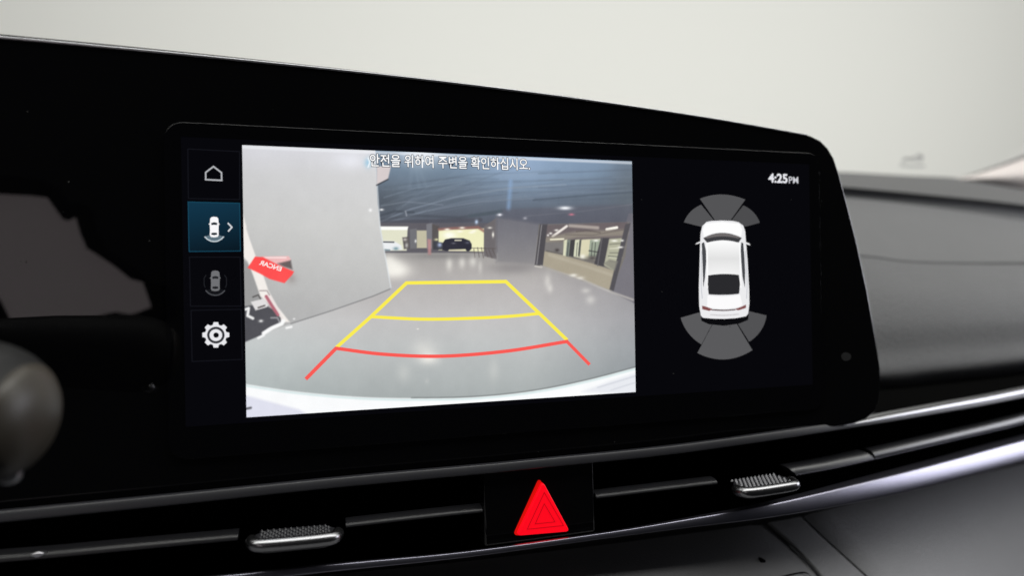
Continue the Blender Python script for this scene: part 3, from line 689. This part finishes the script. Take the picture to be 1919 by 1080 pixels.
# =============================================================== vents =======
trim = empty('vent_trim', L(1000, 1040, 0.004), 'long slim dark metallic trim framing the vents, brighter towards the right', 'trim')
A_ = [(-420, 1013), (-150, 985), (0, 969), (130, 956), (320, 937), (640, 904), (900, 880), (1000, 870), (1280, 841), (1570, 799), (1750, 770), (1919, 739), (2300, 655)]
sweep('upper_bar', A_, lambda x: wv(x)+0.001, 0.0030, 0.0036, M_UPPER, trim, n=8, prof='facet')
sweep('upper_highlight', [(1572, 796.5), (1640, 784), (1750, 763.5), (1919, 732), (2300, 648)], lambda x: wv(x)+0.0005, [0.0008, 0.0026, 0.0028, 0.0031, 0.0034], 0.004, M_NOSE, trim, n=8, prof='wedge')
sweep('lower_bar', CL, lambda x: wv(x)+0.006, [0.002, 0.002, 0.002, 0.002, 0.0017, 0.0018, 0.0028, 0.0048, 0.0078, 0.0092, 0.0106, 0.013], 0.009, M_DARKCHROME, trim, n=8, prof='facet')

def vent(label):
    return empty('air_vent', L(1000, 1010, -0.02), label, 'air vent', 'slim air vents below the display')
def tab(parent, a, b, w_front, w_back, thick, gmat):
    """grip tab: front top edge from photo a to b at depth w_front"""
    A = L(a[0], a[1], w_front); B = L(b[0], b[1], w_front)
    ex = B-A; ln = np.linalg.norm(ex); ex /= ln; ey = np.array([-ex[1], ex[0], 0]); ey /= np.linalg.norm(ey); ez = np.cross(ex, ey)
    D = w_front-w_back
    R = 0.004
    plan = [(0.004, -D), (0.0, -D*0.6), (0.0, -R), (R*0.3, -R*0.3), (R, 0), (ln-R, 0), (ln-R*0.3, -R*0.3), (ln, -R), (ln, -D*0.6), (ln-0.004, -D)]
    V = [A+ex*p+ez*q for p, q in plan] + [A+ex*(p*0.94+ln*0.03)+ez*(q-0.0022 if q > -D*0.5 else q)-ey*thick for p, q in plan]
    n = len(plan)
    F = [tuple(range(n)), tuple(range(2*n-1, n-1, -1))]+[(i, n+i, n+(i+1) % n, (i+1) % n) for i in range(n)]
    o = mesh_obj('tab_body', V, F, M_SATIN, parent); bevel(o, 0.0006, 2, 30)
    # silver nose following the front
    nose = [(0.0001, -D*0.42), (0.0, -R), (R*0.28, -R*0.28), (R, 0.0), (ln/2, 0.0003), (ln-R, 0), (ln-R*0.28, -R*0.28), (ln, -R), (ln-0.0001, -D*0.42)]
    nn = catmull(np.array(nose), 4); rr = 0.0021; k = 12; V = []; F = []
    Tn = np.gradient(nn, axis=0); Tn /= np.linalg.norm(Tn, axis=1)[:, None]
    for (p, q), (tx, tz) in zip(nn, Tn):
        c = A+ex*p+ez*(q-0.0006)-ey*0.0014; nrm = -tz*ex*-1*-1 + 0*ex
        nrm = ex*(-tz)+ez*tx
        for j in range(k):
            th = 2*math.pi*j/k; V.append(c+ey*rr*math.cos(th)+nrm*rr*math.sin(th))
    for i in range(len(nn)-1):
        for j in range(k): F.append((i*k+j, i*k+(j+1) % k, (i+1)*k+(j+1) % k, (i+1)*k+j))
    F += [tuple(range(k-1, -1, -1)), tuple((len(nn)-1)*k+j for j in range(k))]
    fix_normals(mesh_obj('tab_nose', V, F, M_NOSE, parent, smooth=True))
    # grip points on top
    V = []; F = []; st = 0.0018; r_ = 0
    y = -0.0024
    while y > -D+0.001:
        x = 0.0025+(st/2 if r_ % 2 else 0)
        while x < ln-0.0025:
            c = A+ex*x+ez*y; i0 = len(V); h = st*0.36
            V += [c+ex*h, c+ez*h, c-ex*h, c-ez*h, c+ey*0.0008]
            F += [(i0, i0+1, i0+4), (i0+1, i0+2, i0+4), (i0+2, i0+3, i0+4), (i0+3, i0, i0+4)]
            x += st
        y -= st*0.9; r_ += 1
    g = fix_normals(mesh_obj('grip_points', V, F, gmat, parent)); g['kind'] = 'stuff'
v1 = vent('slim black air vent left of the red hazard button, its tab silver edged')
sweep('slat', [(-350, 1076), (-100, 1052), (90, 1036), (250, 1021), (447, 1003)], lambda x: wv(x)-0.004, 0.0026, 0.005, M_SATIN, v1, prof='wedge')
sweep('slat', [(648, 981), (780, 966), (902, 953)], lambda x: wv(x)-0.004, 0.0022, 0.005, M_SATIN, v1, prof='wedge')
tab(v1, (470, 1018), (633, 1003), 0.0185, 0.0075, 0.0048, M_SATIN)
sweep('slat_glint', [(60, 1040), (72, 1039), (86, 1036.5)], lambda x: wv(x)+0.002, [0.0006, 0.0016, 0.0006], 0.002, M_SILVER, v1)  # silver sliver added to draw the glint on the slat
v2 = vent('slim black air vent right of the red hazard button, its tab silver edged')
sweep('slat', [(1113, 928), (1230, 914), (1338, 901)], lambda x: wv(x)-0.004, 0.0022, 0.005, M_SATIN, v2, prof='wedge')
sweep('slat', [(1478, 882), (1550, 869), (1624, 853)], lambda x: wv(x)-0.003, 0.0042, 0.005, M_SATIN, v2, prof='wedge', slant=-1.0)
sweep('slat', [(1630, 852), (1750, 824), (1850, 801), (1919, 784), (2280, 690)], lambda x: wv(x)-0.003, [0.0044, 0.0045, 0.0047, 0.005, 0.006], 0.005, M_SATIN, v2, prof='wedge')
tab(v2, (1397, 920), (1499, 904), 0.0175, 0.0040, 0.0046, M_GRIP)

# =============================================================== hazard ======
hz = empty('hazard_button', L(1012, 1010, 0.0), 'glowing red triangular hazard button between the two vents', 'button')
mod = [(906, 880), (1112, 860), (1116, 998), (1000, 1014), (908, 1026)]
prism('button_housing', L(np.array(mod)[:, 0], np.array(mod)[:, 1], 0.0035), -0.03, M_PIANO, hz, bev=0.0008)
def tri(px, r, w):
    out = []
    P = np.array(px, float)
    for i in range(3):
        a, b, c = P[i-1], P[i], P[(i+1) % 3]
        d1 = (a-b)/np.linalg.norm(a-b); d2 = (c-b)/np.linalg.norm(c-b)
        p0, p2 = b+d1*r, b+d2*r
        for t in (0, .25, .5, .75, 1): out.append((1-t)**2*p0+2*t*(1-t)*b+t*t*p2)
    out = np.array(out); return L(out[:, 0], out[:, 1], w)
def red_mat(name, c, s):
    return principled(name, (0.25, 0.005, 0.005), 0.35, emis=c, strength=s)
M_R1 = red_mat('lit_red_lens', (1.0, 0.0, 0.011), 0.92); M_R2 = red_mat('lit_red_side', (1.0, 0.006, 0.003), 0.55); M_R3 = red_mat('lit_red_line', (1.0, 0.0, 0.012), 0.45)
rimtri = L(*np.array([(1012, 893), (960, 1006), (1071, 997)], float).T, 0.0036)
T0 = [(1011, 897), (962, 1005), (1067, 996)]
sk = tri(T0, 9, 0.0042); prism('lens_body', sk, -0.002, M_R2, hz)
T1 = [(1018, 904), (969, 1005.5), (1068, 997)]
fc = tri(T1, 8, 0.0058); prism('lens', fc, 0.003, M_R1, hz, bev=0.0002)
def tri_ring(name, P, wd):
    o = ribbon(name, P, wd, 0.00588, M_R3, hz, closed=True)
tri_ring('triangle_line', [(1020, 924), (988, 993), (1056, 986)], 1.8)
tri_ring('triangle_line', [(1020, 945), (1003, 983), (1040, 979)], 1.8)

# =============================================================== stalk =======
stk = empty('wiper_stalk', L(20, 900, 0.10), 'blurred dark control stalk with a brown sheen coloured onto its rounded end at the left edge', 'stalk')
def lathe(name, prof, c, axis, mat, parent, n=40):
    axis = axis/np.linalg.norm(axis); e1 = np.cross(axis, [0, 1, 0]); e1 /= np.linalg.norm(e1); e2 = np.cross(axis, e1)
    V = []; F = []
    for a, r in prof:
        for j in range(n):
            th = 2*math.pi*j/n; V.append(c+axis*a+(e1*math.cos(th)+e2*math.sin(th))*r)
    for i in range(len(prof)-1):
        for j in range(n): F.append((i*n+j, i*n+(j+1) % n, (i+1)*n+(j+1) % n, (i+1)*n+j))
    F += [tuple(range(n-1, -1, -1)), tuple((len(prof)-1)*n+j for j in range(n))]
    return fix_normals(mesh_obj(name, V, F, mat, parent, smooth=True))
cst = L(-62, 775, 0.070); ax = np.array([0.92, -0.10, 0.25])
pf = [(0.0165*math.sin(a), 0.0162*math.cos(a)**0.8) for a in np.linspace(0, math.pi/2*0.98, 12)]
lathe('stalk_end', pf[6:], cst, ax, M_STALKSHEEN, stk)
lathe('stalk_arm', [(-0.14, 0.008), (-0.06, 0.010), (-0.03, 0.014), (-0.001, 0.0162)]+[(a, r-0.0002) for a, r in pf[1:6]]+[(pf[6][0]-0.0004, pf[6][1]-0.0012), (pf[6][0]+0.0002, pf[6][1]-0.0012)], cst, ax, M_STALK, stk)
lathe('stalk_switch', [(-0.006, 0.0026), (0.0, 0.0026), (0.0012, 0.0015)], L(16, 893, 0.066), np.array([0.2, -0.5, 0.8]), M_SILVER, stk, n=20)

# =============================================================== windscreen ==
ws = empty('windscreen', L(1700, 335, -0.47), 'clear curved windscreen above the dashboard, white wall beyond', 'windscreen')
M_WS = bpy.data.materials.new('windscreen_glass'); M_WS.use_nodes = True
nt = M_WS.node_tree; nt.nodes.remove(nt.nodes['Principled BSDF'])
tr = nt.nodes.new('ShaderNodeBsdfTransparent'); tr.inputs[0].default_value = (0.985, 0.99, 0.985, 1)
gls = nt.nodes.new('ShaderNodeBsdfGlossy'); gls.inputs['Roughness'].default_value = 0.02
mx = nt.nodes.new('ShaderNodeMixShader'); mx.inputs[0].default_value = 0.03
nt.links.new(tr.outputs[0], mx.inputs[1]); nt.links.new(gls.outputs[0], mx.inputs[2]); nt.links.new(mx.outputs[0], nt.nodes['Material Output'].inputs[0])
base_w = W(L(1700, 331, -0.47))
V = []; F = []; nu, nvv = 30, 10
for i in range(nvv):
    t = i/(nvv-1)
    for j in range(nu):
        x = -0.95+1.75*j/(nu-1)
        yb = base_w[1]-0.05*(x-0.1)**2
        V.append((x, yb-0.78*t+0.05*math.sin(math.pi*t), base_w[2]-0.006+0.46*t+0.04*math.sin(math.pi*t)))
for i in range(nvv-1):
    for j in range(nu-1): F.append((i*nu+j, i*nu+j+1, (i+1)*nu+j+1, (i+1)*nu+j))
mesh_obj('glass', V, F, M_WS, ws, smooth=True, world_space=True)
M_REFLECT = principled('grey_reflection', (0.35, 0.35, 0.34), 0.7)  # grey strokes painted for a blurred sticker reflection in the windscreen
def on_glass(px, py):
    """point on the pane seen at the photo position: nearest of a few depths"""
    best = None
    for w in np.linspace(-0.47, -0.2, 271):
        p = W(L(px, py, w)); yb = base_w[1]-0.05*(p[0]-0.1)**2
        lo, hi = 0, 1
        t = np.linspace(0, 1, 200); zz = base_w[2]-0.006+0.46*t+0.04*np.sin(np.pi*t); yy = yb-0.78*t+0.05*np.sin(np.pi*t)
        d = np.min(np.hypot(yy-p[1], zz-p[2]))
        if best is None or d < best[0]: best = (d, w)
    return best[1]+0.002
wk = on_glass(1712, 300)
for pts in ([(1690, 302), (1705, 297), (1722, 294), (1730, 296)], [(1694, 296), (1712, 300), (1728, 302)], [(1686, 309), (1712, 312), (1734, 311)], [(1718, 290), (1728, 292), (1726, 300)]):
    ribbon('glass_reflection', pts, 4.0, wk, M_REFLECT, ws, n=4)

pil = empty('windscreen_pillar', L(1919, 350, -0.42), 'pale pinkish windscreen pillar trim at the right edge, dark seal on it', 'pillar')
xp = np.linspace(1790, 2500, 50)
up = [(1790, 335.5), (1810, 331), (1850, 318), (1919, 293), (2100, 215), (2500, 20)]
loft('pillar_trim', [(up, lambda x: -0.455+0.10*(x-1790)/700), ([(a, b*0.45+0.55*(336+(a-1790)*0.14)) for a, b in up], lambda x: -0.44+0.12*(x-1790)/700), ([(1790, 337), (1919, 360), (2100, 395), (2500, 470)], lambda x: -0.452+0.14*(x-1790)/700)], xp, M_PILLAR, pil, 5)
sweep('pillar_seal', up, lambda x: -0.453+0.10*(x-1790)/700, [0.0015, 0.002, 0.0028, 0.0036, 0.005, 0.007], 0.003, M_SEAL, pil, n=6)

# added unseen glowing card behind the camera, cut to the patch the panel mirrors
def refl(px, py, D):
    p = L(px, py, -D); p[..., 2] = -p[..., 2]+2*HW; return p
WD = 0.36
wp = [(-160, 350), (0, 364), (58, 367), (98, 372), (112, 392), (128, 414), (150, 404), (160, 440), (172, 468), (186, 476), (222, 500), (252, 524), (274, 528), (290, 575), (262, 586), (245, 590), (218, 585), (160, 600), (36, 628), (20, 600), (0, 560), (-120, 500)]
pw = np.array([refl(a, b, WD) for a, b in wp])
card = empty('reflection_card', pw[np.argmin(pw[:, 1])], 'added glowing card mirrored as a dim grey patch in the black panel', 'window')
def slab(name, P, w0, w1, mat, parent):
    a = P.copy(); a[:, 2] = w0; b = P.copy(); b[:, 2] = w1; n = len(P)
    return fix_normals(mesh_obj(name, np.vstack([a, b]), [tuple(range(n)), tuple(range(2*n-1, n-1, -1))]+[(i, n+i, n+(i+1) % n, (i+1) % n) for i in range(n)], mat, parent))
slab('sheet', pw, pw[0, 2], pw[0, 2]+0.004, principled('card_glow', (0.3, 0.29, 0.29), 0.4, emis=(0.92, 0.80, 0.82), strength=0.9), card)
cn = pw.mean(0); n = len(pw)
outer = cn+(pw-cn)*1.25; V = []
for P, w_ in ((pw*1.0, -0.012), (outer, -0.012), (outer, 0.02), (pw*1.0, 0.02)):
    Q = P.copy(); Q[:, 2] = pw[0, 2]+w_; V.append(Q)
F = [(k*n+i, k*n+(i+1) % n, ((k+1) % 4)*n+(i+1) % n, ((k+1) % 4)*n+i) for k in range(4) for i in range(n)]
fix_normals(mesh_obj('frame', np.vstack(V), F, M_VOID, card))  # dark surround added around the glowing card
